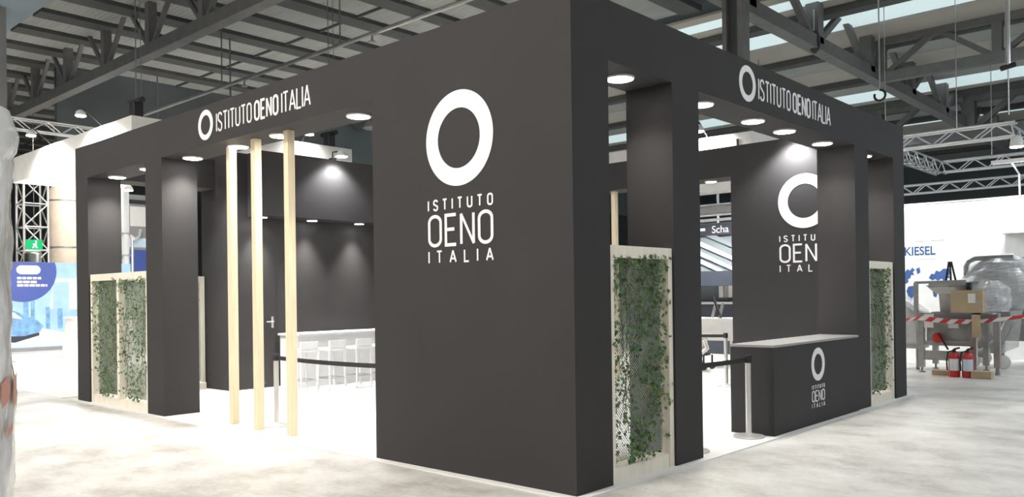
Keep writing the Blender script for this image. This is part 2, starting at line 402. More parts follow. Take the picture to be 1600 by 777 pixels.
# logos: corner wall
def stack_logo(parent, cx, cz, R, Mx, th=.004, mir=1, k=1.0):
    """ring with ISTITUTO / OENO / ITALIA below; R outer radius"""
    ring(parent, cx, cz, R, R*.63, Mx, th)
    u = R/.419
    a0, a1 = cx-.408*u, cx+.408*u
    letter_line(parent, 'ISTITUTO', a0, a1, cz-.621*u, cz-.515*u, Mx, .0165*u*k, lw=.052*u, th=th)
    letter_line(parent, 'OENO', a0, a1, cz-.945*u, cz-.652*u, Mx, .030*u*k, lw=.152*u, th=th)
    letter_line(parent, 'ITALIA', a0, a1, cz-1.092*u, cz-.974*u, Mx, .0165*u*k, lw=.064*u, th=th)
stack_logo(wall_c, -1.262, 2.972, .421, FA)
stack_logo(wall_r, -1.312, 2.99, .424, FAy(7.5))
def header_logo(parent, Mx, c0, s0, s1, cz=3.755):
    ring(parent, c0, cz, .188, .122, Mx, rx=.186)
    k = (s1-s0)/1.985; z0, z1 = 3.625, 3.862
    letter_line(parent, 'ISTITUTO', s0, s0+.815*k, z0, z1, Mx, .022, lw=.088*k)
    letter_line(parent, 'OENO', s0+.868*k, s0+1.372*k, z0, z1, Mx, .0305, lw=.088*k)
    letter_line(parent, 'ITALIA', s0+1.428*k, s1, z0, z1, Mx, .022, lw=.094*k)
header_logo(hdrA, FA, -5.775, -5.51, -3.50)
header_logo(hdrB, FBx(0), 2.968, 3.215, 5.195)

# ------------------------------------------------------------------ downlights
def spot(name, loc, power, angle, blend, color=(1, .96, .9), rot=(0, 0, 0), size=.09, parent=None):
    l = bpy.data.lights.new(name, 'SPOT'); l.energy = power; l.spot_size = math.radians(angle); l.spot_blend = blend
    l.color = color; l.shadow_soft_size = size
    o = bpy.data.objects.new(name, l); COL.objects.link(o); o.location = loc; o.rotation_euler = rot
    return o
def downlight(x, y, z, label, group, power, r=.118, spread=105):
    t = thing('recessed_downlight', label, 'downlight', (x, y, z-.03), group)
    MB().lathe([(r+.012, 0), (r+.016, -.012), (r+.004, -.022), (r, -.012)], (x, y, z), 28).build('trim_ring', M['lamp_trim'], t, smooth=True)
    MB().lathe([(r*.5, -.013), (r, -.0145), (r*.96, -.024), (r*.6, -.027)], (x, y, z), 28).build('lens', M['lens'], t, smooth=True)
    l = bpy.data.lights.new('downlight_beam', 'AREA'); l.shape = 'DISK'; l.size = r*1.7; l.energy = power; l.color = (1, .955, .89); l.spread = math.radians(spread)
    o = bpy.data.objects.new('downlight_beam', l); COL.objects.link(o); o.location = (x, y, z-.032)
GA = 'downlights along the long left header'; GB = 'downlights along the right header'
for (x, lab) in ((-9.14, 'round glowing downlight above the double ivy frame, nearest the outer pillar'),
                 (-8.03, 'round glowing downlight above the double ivy frame, half hidden by the free pillar'),
                 (-6.71, 'round glowing downlight just right of the free pillar on the long face'),
                 (-5.52, 'round glowing downlight at the head of the first pine post'),
                 (-4.56, 'round glowing downlight at the head of the third pine post'),
                 (-3.07, 'round glowing downlight beside the big logo wall on the long face')):
    downlight(x, .295, 3.5, lab, GA, 24)
for (y, lab) in ((1.0, 'large glowing downlight above the ivy frame nearest the corner'),
                 (2.43, 'small-looking downlight left of the white ring on the right header'),
                 (3.58, 'round downlight under the ring of the right header lettering'),
                 (4.40, 'round downlight under the middle of the right header lettering'),
                 (5.54, 'round downlight under the end of the right header lettering'),
                 (6.98, 'tiny downlight above the far ivy frame at the end of the right face')):
    downlight(-.24, y, 3.5, lab, GB, 11)
for y, lab in ((2.60, 'downlight under the bar header nearest the storage door'), (3.62, 'middle downlight under the bar header'), (4.68, 'downlight under the bar header nearest the logo wall')):
    downlight(-8.84, y, 3.0, lab, 'downlights over the white bar', 15, .085, 70)
downlight(-3.05, 7.75, 3.5, 'downlight under the rear header beside the back logo wall', 'downlights of the rear header', 25, .09)
downlight(-6.2, 7.75, 3.5, 'downlight under the rear header near the rear pine posts', 'downlights of the rear header', 25, .09)

def arm_spot(x, y, z, nx, ny, label, power, tilt, reach=.27, angle=120):
    """lamp on an arm fixed to the top of a wall, leaning out along (nx, ny) and shining back at it"""
    t = thing('arm_spotlight', label, 'spotlight', (x, y, z))
    ex, ey = x+nx*reach, y+ny*reach
    MB().box(x-.05, y-.05, z, x+.05, y+.05, z+.03).tube([(x, y, z+.02), (x, y, z+.14), (ex, ey, z+.13)], .012, 8).build('arm', M['blackpl'], t)
    MB().lathe([(.03, .10), (.06, .08), (.11, .0), (.115, -.02)], (ex, ey, z+.05), 20).build('lamp_shade', M['lamp_trim'], t, smooth=True)
    MB().lathe([(.05, -.02), (.108, -.022), (.10, -.03)], (ex, ey, z+.05), 20).build('lens', M['lens'], t)
    s = spot('arm_spot_beam', (ex, ey, z-.02), power, angle, .6, color=(.97, .98, 1))
    s.rotation_euler = Vector((nx*math.sin(tilt), ny*math.sin(tilt), math.cos(tilt))).to_track_quat('Z', 'Y').to_euler()
arm_spot(-8.62, 3.93, 4.10, 1, 0, 'arm spotlight on top of the bar header washing the black wall', 190, .30)
arm_spot(-1.42, 7.52, 4.0, 0, -1, 'arm spotlight on top of the rear logo wall', 240, .30)
for x, lab in ((-8.3, 'over the double ivy frame'), (-6.2, 'right of the free pillar'), (-4.4, 'over the pine posts'), (-2.7, 'beside the big logo wall')):  # hidden arm lamps added to brighten the bar, stools and inner floor
    arm_spot(x, .46, 4.0, 0, 1, 'hidden arm spotlight added on the inner edge of the long header ' + lab, 420, -.72, .3, 80)
for y, lab in ((2.4, 'near the corner'), (4.2, 'over the reception counter')):  # two more hidden arm lamps added for interior light
    arm_spot(-.46, y, 4.0, -1, 0, 'hidden arm spotlight added on the inner edge of the right header ' + lab, 330, -.5, .3, 80)
arm_spot(-9.54, 1.3, 4.0, 1, 0, 'small arm spotlight on the left header, seen beside the first pine post', 160, -.5, .3, 80)

# ------------------------------------------------------------------ pine posts
def pine_post(x, y, rz, label, z1=3.5, grp='pine posts in the long doorway'):
    o = MB().box(-.046, -.046, 0, .046, .046, z1-E0).build('wood_post', M['wood'], None, bevel=.004)
    o.location = (x, y, E0); o.rotation_euler = (0, 0, rz); return tag(o, label, 'post', grp)
pine_post(-5.63, .26, .0, 'square pine post nearest the free pillar, left of three')
pine_post(-4.98, .22, .0, 'middle one of three square pine posts in the long doorway')
pine_post(-4.27, .22, .0, 'square pine post nearest the big logo wall, right of three')
pine_post(-5.03, 7.7, 0, 'distant pine post glimpsed behind the ivy frame nearest the corner', grp='rear pine posts')

# ------------------------------------------------------------------ ivy frames
LEAF = [(0, -.5), (.30, -.42), (.24, -.1), (.52, .06), (.2, .16), (0, .58), (-.2, .16), (-.52, .06), (-.24, -.1), (-.30, -.42)]
def leaf(mb, P, size, rng):
    # small folded ivy leaf: two halves bent along the midrib
    yaw = rng.uniform(-.9, .9); pit = rng.uniform(-.8, .5); rol = rng.uniform(-PI, PI)
    R = Matrix.Rotation(yaw, 3, 'Z') @ Matrix.Rotation(pit, 3, 'X') @ Matrix.Rotation(rol, 3, 'Y')
    vs = [P + R @ Vector((x*size, -abs(x)*size*.35, y*size)) for x, y in LEAF]
    mb.add(vs, [(0, 1, 2, 5), (2, 3, 4, 5), (0, 5, 8, 9), (5, 6, 7, 8)])
def ivy_frame(label, width, bays, place, leaves, seed, density, edge_x=.065, grp='ivy frames in the black stand', stems=9):
    """built in local coords: u = along the face 0..width, v = depth behind the face, z up; place = matrix to world"""
    rng = random.Random(seed); H = 1.985; D = .10; w = .065
    t = thing('ivy_frame', label, 'planter', tuple(place @ Vector((width/2, .05, E0))), grp)
    t.rotation_euler = (0, 0, 0)
    def P(mb, nm, m, **k):
        mb.v = [tuple(place @ Vector(v)) for v in mb.v]; return mb.build(nm, m, t, **k)
    g = .004
    P(MB().box(g, 0, E0, g+w, D, H-.101), 'stile', M['wood_w']); P(MB().box(width-w-g, 0, E0, width-g, D, H-.101), 'stile', M['wood_w'])
    P(MB().box(g, 0, H-.10, width-g, D, H+.002), 'top_rail', M['wood_w'])
    P(MB().box(g+w+.001, .012, E0, width-w-g-.001, D+.16, .13), 'base_box', M['wood_w'])
    for b in range(1, bays):
        u = width*b/bays; P(MB().box(u-.04, 0, .131, u+.04, D, H-.101), 'mullion', M['wood_w'])
    # net of crossed cords hung inside the frame
    net = MB(); v0 = D-.02; u0, u1, z0, z1 = w+.01, width-w-.01, .16, H-.11; st = .021; cw = .0095
    k = 0; L = (u1-u0)+(z1-z0)
    s = 0.0
    while s < L:
        for sgn in (1, -1):
            # diagonal cords clipped to the rectangle
            a = (u0+s, z0) if s < (u1-u0) else (u1, z0+s-(u1-u0))
            b = (u0, z0+s) if s < (z1-z0) else (u0+s-(z1-z0), z1)
            if sgn < 0: a = (u0+u1-a[0], a[1]); b = (u0+u1-b[0], b[1])
            nx, nz = .707*cw/2, .707*cw/2*sgn
            vv = v0+(.002 if sgn > 0 else 0)
            net.add([Vector((a[0]-nx, vv, a[1]-nz)), Vector((a[0]+nx, vv, a[1]+nz)), Vector((b[0]+nx, vv, b[1]+nz)), Vector((b[0]-nx, vv, b[1]-nz))], [(0, 1, 2, 3)])
        s += st*1.414
    P(net, 'net', M['net'])
    # hanging stems with leaves
    sm = MB(); lf = [MB(), MB()]
    for i in range(stems*bays):
        bay = i % bays; ub0, ub1 = w+width*bay/bays*.97+.03, width*(bay+1)/bays-w-.03
        u = rng.uniform(ub0, ub1); z = H-.12; zb = rng.uniform(.2, 1.0); pts = []
        while z > zb:
            pts.append(Vector((u, .045+rng.uniform(-.02, .03), z))); u = min(ub1, max(ub0, u+rng.uniform(-.035, .035))); z -= .07
        if len(pts) > 2: sm.tube(pts, .0028, 4)
    n = 0
    while n < leaves:
        u = rng.uniform(w*.7, width-w*.7); z = rng.uniform(.14, H-.07)
        if rng.random() > density(u/width, z/H): continue
        v = rng.uniform(-.02, .06); leaf(lf[0 if rng.random() < .7 else 1], Vector((u, v, z)), rng.uniform(.030, .052), rng); n += 1
    P(sm, 'ivy_stems', M['stem'])['kind'] = 'stuff'
    P(lf[0], 'ivy_leaves', M['leaf'])['kind'] = 'stuff'; P(lf[1], 'ivy_leaves', M['leaf2'])['kind'] = 'stuff'
    return t
def dB1(u, z):
    if u < .16: return .55
    if z < .24: return (1.0 if .30 < u < .66 else .05) if z < .2 else (.9 if .3 < u < .8 else .1)
    if z > .9: return .75
    top = 1 if z > .62 else .75
    return top*(.85 if .52 < u < .86 else .42 if u < .86 else .4)
def dA(u, z):
    q = (u*2) % 1
    if z < .25: return 1 if .3 < q < .72 else .08
    if z > .85: return .9
    return .55 if q > .5 or u < .5 else .4
def dB3(u, z):
    if z < .26: return 1 if .32 < u < .72 else .1
    return .85 if .55 < u < .9 or z > .82 else .4
PB = lambda y0, x: Matrix(((0, -1, 0, x), (1, 0, 0, y0), (0, 0, 1, 0), (0, 0, 0, 1)))
PA = lambda x0, y: Matrix(((1, 0, 0, x0), (0, 1, 0, y), (0, 0, 1, 0), (0, 0, 0, 1)))
ivy_frame('tall pale wooden ivy frame nearest the corner of the black stand', .983, 1, PB(.490, -.02), 980, 3, dB1)
ivy_frame('narrow-looking pale wooden ivy frame at the far end of the right face', 1.02, 1, PB(6.495, -.02), 560, 5, dB3)
ivy_frame('double pale wooden ivy frame with a middle mullion at the left end of the stand', 2.01, 2, PA(-9.515, .02), 1300, 9, dA)
lf_t = ivy_frame('ivy frame on the hidden left side, seen as a thin pale wooden strip', 1.56, 1, Matrix(((0, 1, 0, -9.98), (1, 0, 0, .52), (0, 0, 1, 0), (0, 0, 0, 1))), 250, 11, dB3)

# ------------------------------------------------------------------ reception counter
ct = thing('reception_counter', 'black reception counter with white ring logo and grey top', 'counter', (-.24, 4.7, E0))
body = MB().box(-.49, 3.455, E0, .02, 5.985, .972).build('body', BK, ct)
MB().box(-.495, 3.45, .972, .024, 5.988, 1.0).build('counter_top', M['greytop'], ct, bevel=.004)
stack_logo(body, 4.652, .714, .196, FBx(.02))

# ------------------------------------------------------------------ belt barriers
def barrier(x, y, label, to, z=.87, sag=.0):
    t = thing('belt_barrier', label, 'barrier', (x, y, E0), 'retractable belt barriers')
    MB().lathe([(.165, 0), (.168, .012), (.155, .022), (.06, .034), (.035, .05)], (x, y, E0), 32).build('base', M['chrome'], t, smooth=True)
    MB().lathe([(.031, .0), (.031, .80)], (x, y, E0+.04), 20).build('pole', M['chrome'], t, smooth=True)
    MB().lathe([(.036, 0), (.038, .01), (.038, .075), (.034, .085), (.02, .088)], (x, y, z-.055), 20).build('head', M['blackpl'], t, smooth=True)
    if to:
        a, b = Vector((x, y, z-.02)), Vector(to); d = (b-a).normalized(); a = a+d*.04; b = b-d*.004; n = 14; mb = MB(); sd = Vector((-d.y, d.x, 0))*.002
        rows = []
        for i in range(n+1):
            f = i/n; p = a.lerp(b, f); p.z -= sag*4*f*(1-f); rows.append(p)
        vs = []
        for p in rows: vs += [p+Vector((0, 0, .025))+sd, p+Vector((0, 0, -.025))+sd, p+Vector((0, 0, -.025))-sd, p+Vector((0, 0, .025))-sd]
        fs = [(0, 1, 2, 3), (4*n, 4*n+3, 4*n+2, 4*n+1)]
        for i in range(n):
            for k in range(4): fs.append((4*i+k, 4*i+4+k, 4*i+4+(k+1) % 4, 4*i+(k+1) % 4))
        mb.add(vs, fs).build('belt', M['belt'], t)
        MB().box(b.x-.03 if abs(d.x) < .5 else b.x-.02, b.y-.03 if abs(d.y) < .5 else b.y-.02, b.z-.03, b.x+.03 if abs(d.x) < .5 else b.x, b.y+.03 if abs(d.y) < .5 else b.y+.0, b.z+.03).build('belt_clip', M['blackpl'], t)
    return t
barrier(-5.05, .50, 'steel belt barrier between the pine posts in the long doorway', (-3.0, .47, .848), sag=.012)
barrier(-2.92, .74, 'steel belt barrier hidden behind the big logo wall, only its belt end showing', None)
barrier(-.187, 3.27, 'steel belt barrier in front of the black reception counter', (-.24, 2.24, .85), sag=.006)
barrier(-.24, 2.17, 'steel belt barrier behind the pillar beside the ivy frame', None)
barrier(-2.746, 7.62, 'distant steel belt barrier beside the rear logo wall', (-4.3, 7.62, .845), sag=.01)

# ------------------------------------------------------------------ white bar and stools
bar = thing('bar_counter', 'long white bar counter along the storage room wall', 'counter', (-8.7, 4.6, E0))
MB().box(-9.05, 3.06, E0, -8.5, 6.9, .92).build('body', M['white'], bar)
MB().box(-9.06, 3.02, .92, -8.40, 6.95, .96).build('counter_top', M['white'], bar, bevel=.005)
def stool(x, y, label):
    t = thing('bar_stool', label, 'stool', (x, y, E0), 'white bar stools along the bar')
    MB().box(x-.18, y-.18, .68, x+.18, y+.18, .73).build('seat', M['white'], t, bevel=.015)
    MB().box(x+.15, y-.17, .73, x+.18, y+.17, .86).build('backrest', M['white'], t, bevel=.01)
    for sx in (-1, 1):
        for sy in (-1, 1): MB().bar((x+sx*.16, y+sy*.16, E0), (x+sx*.15, y+sy*.15, .69), .024).build('leg', M['white'], t)
    for sy in (-1, 1): MB().bar((x-.16, y+sy*.157, .22), (x+.16, y+sy*.157, .22), .02).build('footrest', M['galv'], t)
    for sx in (-1, 1): MB().bar((x+sx*.157, y-.16, .22), (x+sx*.157, y+.16, .22), .02).build('footrest', M['galv'], t)
for i, lab in enumerate(('white bar stool nearest the storage door, first of five', 'second white bar stool from the storage door', 'third white bar stool, in the middle of five', 'fourth white bar stool from the storage door', 'white bar stool nearest the logo wall, last of five')):
    stool(-7.85, 2.75+.56*i, lab)

# ------------------------------------------------------------------ neighbouring white canopies
def canopy(label, x0, x1, y0, y1, z0, z1, lamps, hoist=None):
    t = thing('white_canopy', label, 'canopy', (x1, y0, z0))
    w_ = .06
    MB().box(x0, y0, z0, x1, y0+w_, z1).build('fascia', M['fabricw'], t); MB().box(x0, y1-w_, z0, x1, y1, z1).build('fascia', M['fabricw'], t)
    MB().box(x0, y0+w_, z0, x0+w_, y1-w_, z1).build('fascia', M['fabricw'], t); MB().box(x1-w_, y0+w_, z0, x1, y1-w_, z1).build('fascia', M['fabricw'], t)
    MB().box(x0+w_, y0+w_, z0+.02, x1-w_, y1-w_, z0+.06).build('soffit', M['fabricw'], t)
    for (hx, hy) in (hoist or []):
        MB().tube([(hx, hy, z1+.3), (hx, hy, 9.31)], .012, 6).build('chain', M['girder'], t); MB().tube([(hx+.25, hy, z1+.3), (hx+.2, hy, 9.0)], .008, 6).build('cable', M['girder'], t)
        MB().box(hx-.12, hy-.1, z1-.0, hx+.12, hy+.1, z1+.34).build('hoist_body', M['blackpl'], t, bevel=.02)
        MB().tube([(hx-.3, hy, z1+.36), (hx+.3, hy, z1+.36)], .06, 10).build('hoist_drum', M['blackpl'], t)
    return t
canopy('large white canopy of the next stand above the left end of the black header', -20.3, -13, 2.17, 4.6, 4.70, 5.34, [], [(-13.3, 2.4)])
canopy('white canopy seen through the long doorway above the bar', -19, -13, 5.12, 7.65, 4.99, 5.31, [], [(-13.25, 7.15)])
canopy('white canopy seen over the rear logo wall between the right downlights', -9.6, -3.87, 11.0, 13.6, 4.45, 4.93, [], [(-8.9, 12.3)])
def flood(x, y, z, aim, label, power, hold):
    t = thing('flood_lamp', label, 'lamp', (x, y, z))
    MB().lathe([(.04, .12), (.09, .08), (.11, .0)], (x, y, z), 16).build('housing', M['lamp_trim'], t, smooth=True)
    MB().lathe([(.06, -.005), (.105, -.008), (.09, -.02)], (x, y, z), 16).build('lens', M['lens'], t)
    MB().tube([(x, y, z+.15), (x, y, z+.2), hold], .015, 6).build('bracket', M['blackpl'], t)
    s = spot('flood_beam', (x, y, z-.06), power, 150, .7, size=.12)
    s.rotation_euler = (Vector((x, y, z))-Vector(aim)).to_track_quat('Z', 'Y').to_euler()
flood(-14.5, 1.75, 5.5, (-14.5, 2.2, 4.4), 'lit flood lamp in front of the large white canopy, nearer the black header', 700, (-14.5, 2.19, 5.345))
flood(-17.5, 1.75, 5.5, (-17.5, 2.2, 4.4), 'lit flood lamp in front of the large white canopy, farther left', 800, (-17.5, 2.19, 5.345))
flood(-17.5, 4.0, 4.40, (-21.5, 4.4, 0), 'flood lamp added under the large white canopy to light the poster wall', 2600, (-17.5, 4.0, 4.728))  # added and aimed to brighten the poster wall
flood(-4.9, 10.65, 5.02, (-5.0, 11.3, 4.4), 'lit flood lamp in front of the canopy over the rear wall', 700, (-4.9, 11.02, 4.935))
flood(-12.7, 6.2, 5.45, (-13.2, 6.2, 4.6), 'lit flood lamp beside the canopy seen through the long doorway', 90, (-13.02, 6.2, 5.315))

flood(-6.2, 12.3, 4.15, (-6.4, 12.6, 0), 'flood lamp added under the canopy to brighten the view past the rear doorway', 1700, (-6.2, 12.3, 4.49))  # added to lift the brightness behind the rear doorway
flood(-17.5, 6.4, 4.65, (-17.8, 6.4, 0), 'extra flood lamp added under the canopy seen through the long doorway', 1200, (-17.5, 6.4, 5.018))  # extra flood added to brighten the left neighbour's side
# ------------------------------------------------------------------ left neighbour: carpet, poster wall, desk, tanks
tag(MB().box(-24.9, -.075, 0, -10.5, 12, .012).build('neighbour_carpet', M['carpet']), 'white carpet of the neighbouring stand left of the black stand', 'carpet')
pw = thing('poster_wall', 'blue printed poster wall with a round dark blue emblem and a car', 'poster wall', (-25, 4.6, .012))
panel = MB().box(-25.12, 3.0, .10, -25, 7.2, 2.84).build('panel', M['skyblue'], pw)
MB().box(-25.14, 2.98, 0, -24.97, 7.22, .12).build('plinth', M['grey'], pw)
def flat(nm, poly, m, lay, par=panel): return MB().prism(poly, FBx(-25+.002*lay), .0015).build(nm, m, par)
def clipdisc(cx, cz, r, ymin, zmax, n=40):
    return [(max(ymin, cx+r*math.cos(2*PI*i/n)), min(zmax, cz+r*math.sin(2*PI*i/n))) for i in range(n)]
flat('printed_hall', [(4.62, 1.35), (5.6, 1.30), (5.6, 2.35), (4.72, 2.32)], M['paleblue'], 1)
flat('printed_gate', [(4.70, 1.25), (5.2, 1.2), (5.2, 2.2), (4.72, 2.2)], M['skyblue'], 2)
flat('printed_street', [(3.02, .14), (5.6, .14), (5.6, .45), (4.3, .75), (3.02, .35)], M['paleblue'], 2)
for i, (y0, y1, zt) in enumerate(((3.85, 4.0, 1.75), (4.06, 4.18, 1.6), (4.5, 4.62, 1.4), (4.85, 5.0, 1.35))):
    flat('printed_pillar', [(y0, .7), (y1, .7), (y1, zt), (y0, zt)], M['midblue'], 3)
flat('printed_car', [(3.02, .45), (3.3, .38), (3.9, .48), (4.32, .62), (4.42, .8), (4.25, .98), (3.95, 1.12), (3.6, 1.3), (3.25, 1.36), (3.02, 1.33)], M['midblue'], 4)
flat('printed_car_window', [(3.05, 1.05), (3.5, 1.08), (3.85, 1.02), (3.6, 1.24), (3.25, 1.3), (3.05, 1.27)], M['paleblue'], 5)
flat('printed_car_shadow', [(3.02, .36), (3.6, .3), (4.3, .5), (4.3, .6), (3.9, .5), (3.02, .5)], M['signblue'], 5)
flat('printed_round_emblem', clipdisc(3.85, 2.55, .98, 3.02, 2.835), M['navy'], 6)
def pill(y0, y1, z0, z1):
    r = (z1-z0)/2; return arc(y1-r, (z0+z1)/2, r, r, -90, 90, 8)+arc(y0+r, (z0+z1)/2, r, r, 90, 270, 8)
flat('printed_badge', pill(3.66, 4.36, 2.45, 2.73), M['label'], 7)
flat('printed_badge_centre', pill(3.72, 4.30, 2.51, 2.67), M['tape_w'], 8)
rng = random.Random(4)
for z0, ye in ((2.29, 4.37), (2.17, 4.24), (2.06, 4.55)):       # blurred, unreadable text rows
    y = 3.68
    while y < ye:
        l = min(ye-y, rng.uniform(.10, .2)); flat('printed_text', [(y, z0), (y+l, z0), (y+l, z0+.075), (y, z0+.075)], M['label'], 7); y += l+.025
dk = thing('reception_desk', 'white reception desk with a slanting end in front of the poster wall', 'desk', (-20.2, 4, .012))
MB().prism([(3.42, .012), (5.2, .012), (5.2, 1.1), (3.56, 1.1)], FBx(-20.6), .6).build('body', M['white'], dk); MB().box(-20.65, 3.52, 1.1, -19.95, 5.25, 1.14).build('desk_top', M['white'], dk)
# steel frame with exit sign, tank and beige silos behind the poster
tk = thing('steel_tank', 'upright silver tank under the green exit sign', 'tank', (-29, 5.4, 0))
MB().lathe([(.27, 0), (.27, 3.30), (.22, 3.36), (.05, 3.4)], (-29, 5.4, 0), 24).build('shell', M['steel'], tk, smooth=True)
for z in (.4, 1.7, 2.95): MB().lathe([(.278, z), (.278, z+.05)], (-29, 5.4, 0), 24).build('band', M['galv'], tk)
ex = thing('exit_sign', 'lit green emergency exit sign with a white running figure', 'sign', (-28.6, 5.35, 3.45))
MB().box(-28.68, 5.08, 3.44, -28.62, 5.62, 3.80).build('sign_box', M['green'], ex)
MB().prism([(5.27, 3.5), (5.33, 3.5), (5.36, 3.58), (5.41, 3.5), (5.46, 3.5), (5.41, 3.62), (5.44, 3.68), (5.40, 3.70), (5.37, 3.66), (5.31, 3.66), (5.30, 3.61), (5.34, 3.60)], FBx(-28.62), .004).lathe([(.0, 0), (.032, 0), (.032, .005)], (-28.618, 5.40, 3.74), 10, 'x').build('running_figure', M['exitw'], ex)
MB().tube([(-28.65, 5.35, 3.8), (-28.65, 5.35, 9.31)], .01, 6).build('hanger', M['girder'], ex)
def tower(label, x, y, s, h, n, r=.045):
    t = thing('lattice_tower', label, 'truss tower', (x, y, 0))
    C = [(x-s, y-s), (x+s, y-s), (x+s, y+s), (x-s, y+s)]
    for a in C: MB().tube([(*a, 0), (*a, h)], r, 8).build('upright', M['alu'], t)
    br = MB()
    for k in range(n):
        z0, z1 = h*k/n, h*(k+1)/n
        for i in range(4):
            a, b = C[i], C[(i+1) % 4]
            MB().tube([(*a, z1), (*b, z1)], r*.6, 6).build('rung', M['alu'], t)
            MB().tube([(*a, z0), (*b, z1)] if k % 2 else [(*b, z0), (*a, z1)], r*.6, 6).build('brace', M['alu'], t)
    return t
tower('silver lattice tower behind the exit sign', -31, 6.05, .42, 6.2, 7)
def silo(label, x, y, r, h, m):
    t = thing('storage_silo', label, 'silo', (x, y, 0))
    MB().lathe([(r, 0), (r, h), (r*.6, h+.35), (.1, h+.5)], (x, y, 0), 28).build('shell', m, t, smooth=True)
    for z in (h*.3, h*.62, h*.93): MB().lathe([(r+.01, z), (r+.01, z+.06)], (x, y, 0), 28).build('hoop', M['steel_d'], t)
silo('round beige silo left of the black stand behind the poster wall', -31, 7.25, .62, 5.9, M['beige'])
silo('narrow beige silo partly hidden by the wrapped stack', -31, 4.55, .40, 5.6, M['beige'])
# things glimpsed above the double ivy frame
pp = thing('service_pipe', 'thick white vertical pipe with an elbow valve above the double ivy frame', 'pipe', (-27, 7.9, 0))
MB().tube([(-27, 7.88, 0), (-27, 7.88, 6.2)], .13, 16).build('pipe', M['white'], pp, smooth=True)
MB().tube([(-26.9, 8.0, 3.95), (-26.8, 8.15, 3.82), (-26.8, 8.3, 3.95), (-26.8, 8.35, 4.2)], .06, 10).build('elbow', M['chrome'], pp, smooth=True)
MB().tube([(-26.85, 8.06, 1.0), (-26.85, 8.06, 3.9)], .05, 10).build('riser', M['chrome'], pp, smooth=True)
for z in (2.0, 3.2, 4.0): MB().lathe([(.17, z), (.17, z+.07)], (-27, 7.88, 0), 16).build('flange', M['galv'], pp)
cb = thing('control_cabinet', 'grey control cabinet with a blue lower panel behind the white pipe', 'cabinet', (-28, 8.9, 0))
MB().box(-28.3, 8.3, 0, -27.8, 10.2, 5.6).build('body', M['grey'], cb); MB().box(-27.8, 8.35, 2.0, -27.77, 10.1, 3.5).build('blue_panel', M['navy'], cb)
MB().box(-27.8, 8.35, 3.6, -27.77, 10.1, 3.95).build('white_panel', M['paleblue'], cb); MB().box(-27.8, 8.4, 4.4, -27.77, 9.2, 5.15).build('window_panel', M['tape_w'], cb)
MB().box(-27.8, 8.35, 5.25, -27.75, 10.1, 5.4).build('vent', M['blackpl'], cb)

# ------------------------------------------------------------------ plastic-wrapped stack at the left edge
ws = thing('wrapped_stack', 'tall stack wrapped in crumpled clear plastic at the left edge', 'wrapped goods', (.414, -4.32, 0))
def lumpy(prof, c, n=40, amp=.012, seed=1):
    rg = random.Random(seed); mb = MB(); ph = [rg.uniform(0, 6.28) for _ in range(8)]; rows = []
    z = prof[0][1]
    import bisect
    zs = [p[1] for p in prof]; N = int((zs[-1]-zs[0])/.03)+1
    for i in range(N+1):
        z = zs[0]+(zs[-1]-zs[0])*i/N; k = min(len(prof)-2, max(0, bisect.bisect_right(zs, z)-1)); f = (z-zs[k])/(zs[k+1]-zs[k]); r = prof[k][0]*(1-f)+prof[k+1][0]*f
        rows.append((r, z))
    vs = []
    for (r, z) in rows:
        for k in range(n):
            a = 2*PI*k/n
            d = amp*(math.sin(5*a+7*z+ph[0])+math.sin(9*a-13*z+ph[1])*.7+math.sin(3*a+23*z+ph[2])*.6)+rg.uniform(-amp, amp)*.4
            vs.append((c[0]+(r+d)*math.cos(a), c[1]+(r+d)*math.sin(a), z))
    fs = [(i*n+k, i*n+(k+1) % n, (i+1)*n+(k+1) % n, (i+1)*n+k) for i in range(len(rows)-1) for k in range(n)]
    fs.append(tuple(reversed(range(n)))); fs.append(tuple((len(rows)-1)*n+k for k in range(n)))
    return mb.add(vs, fs)
WX, WY = .414, -4.32
lumpy([(.285, 0), (.29, 1.0), (.29, 2.1)], (WX, WY), amp=.006, seed=2, n=64).build('wrapped_body', M['wrap'], ws, smooth=True)
lumpy([(.28, 2.09), (.315, 2.14), (.325, 2.2), (.29, 2.29), (.12, 2.34)], (WX, WY), amp=.004, seed=3, n=64).build('wrapped_top', M['film'], ws, smooth=True)
lumpy([(.25, 2.09), (.27, 2.15), (.1, 2.26)], (WX, WY), amp=.008, seed=5).build('inner_bundle', M['wrap'], ws)
for (a0, z0, z1) in ((.70, 1.20, 1.29), (.98, 1.19, 1.30), (.80, 1.09, 1.12)):
    vs = []
    for i in range(7):
        a = a0+.16*i/6
        for z in (z0, z1): vs.append((WX+.304*math.cos(a), WY+.304*math.sin(a), z+.03*i/6))
    MB().add(vs, [(2*i, 2*i+2, 2*i+3, 2*i+1) for i in range(6)]).build('printed_mark', M['orange'], ws)

# ------------------------------------------------------------------ text helper (built-in font turned into mesh)
def text_mesh(body, size, Mx, m, parent, name, th=.003, sx=1.0, bold=0):
    cu = bpy.data.curves.new(name, 'FONT'); cu.body = body; cu.size = size; cu.extrude = th/2; cu.offset = size*bold
    o = bpy.data.objects.new(name+'_tmp', cu); COL.objects.link(o)
    dg = bpy.context.evaluated_depsgraph_get(); me = bpy.data.meshes.new_from_object(o.evaluated_get(dg)); bpy.data.objects.remove(o)
    for v in me.vertices: v.co = Mx @ Vector((v.co.x*sx, v.co.y, v.co.z+th/2))
    q = bpy.data.objects.new(name, me); COL.objects.link(q); me.materials.clear(); me.materials.append(m)
    q.parent = parent; q.matrix_parent_inverse = Matrix.Translation(-parent.location) if parent.type == 'EMPTY' else Matrix.Identity(4)
    return q

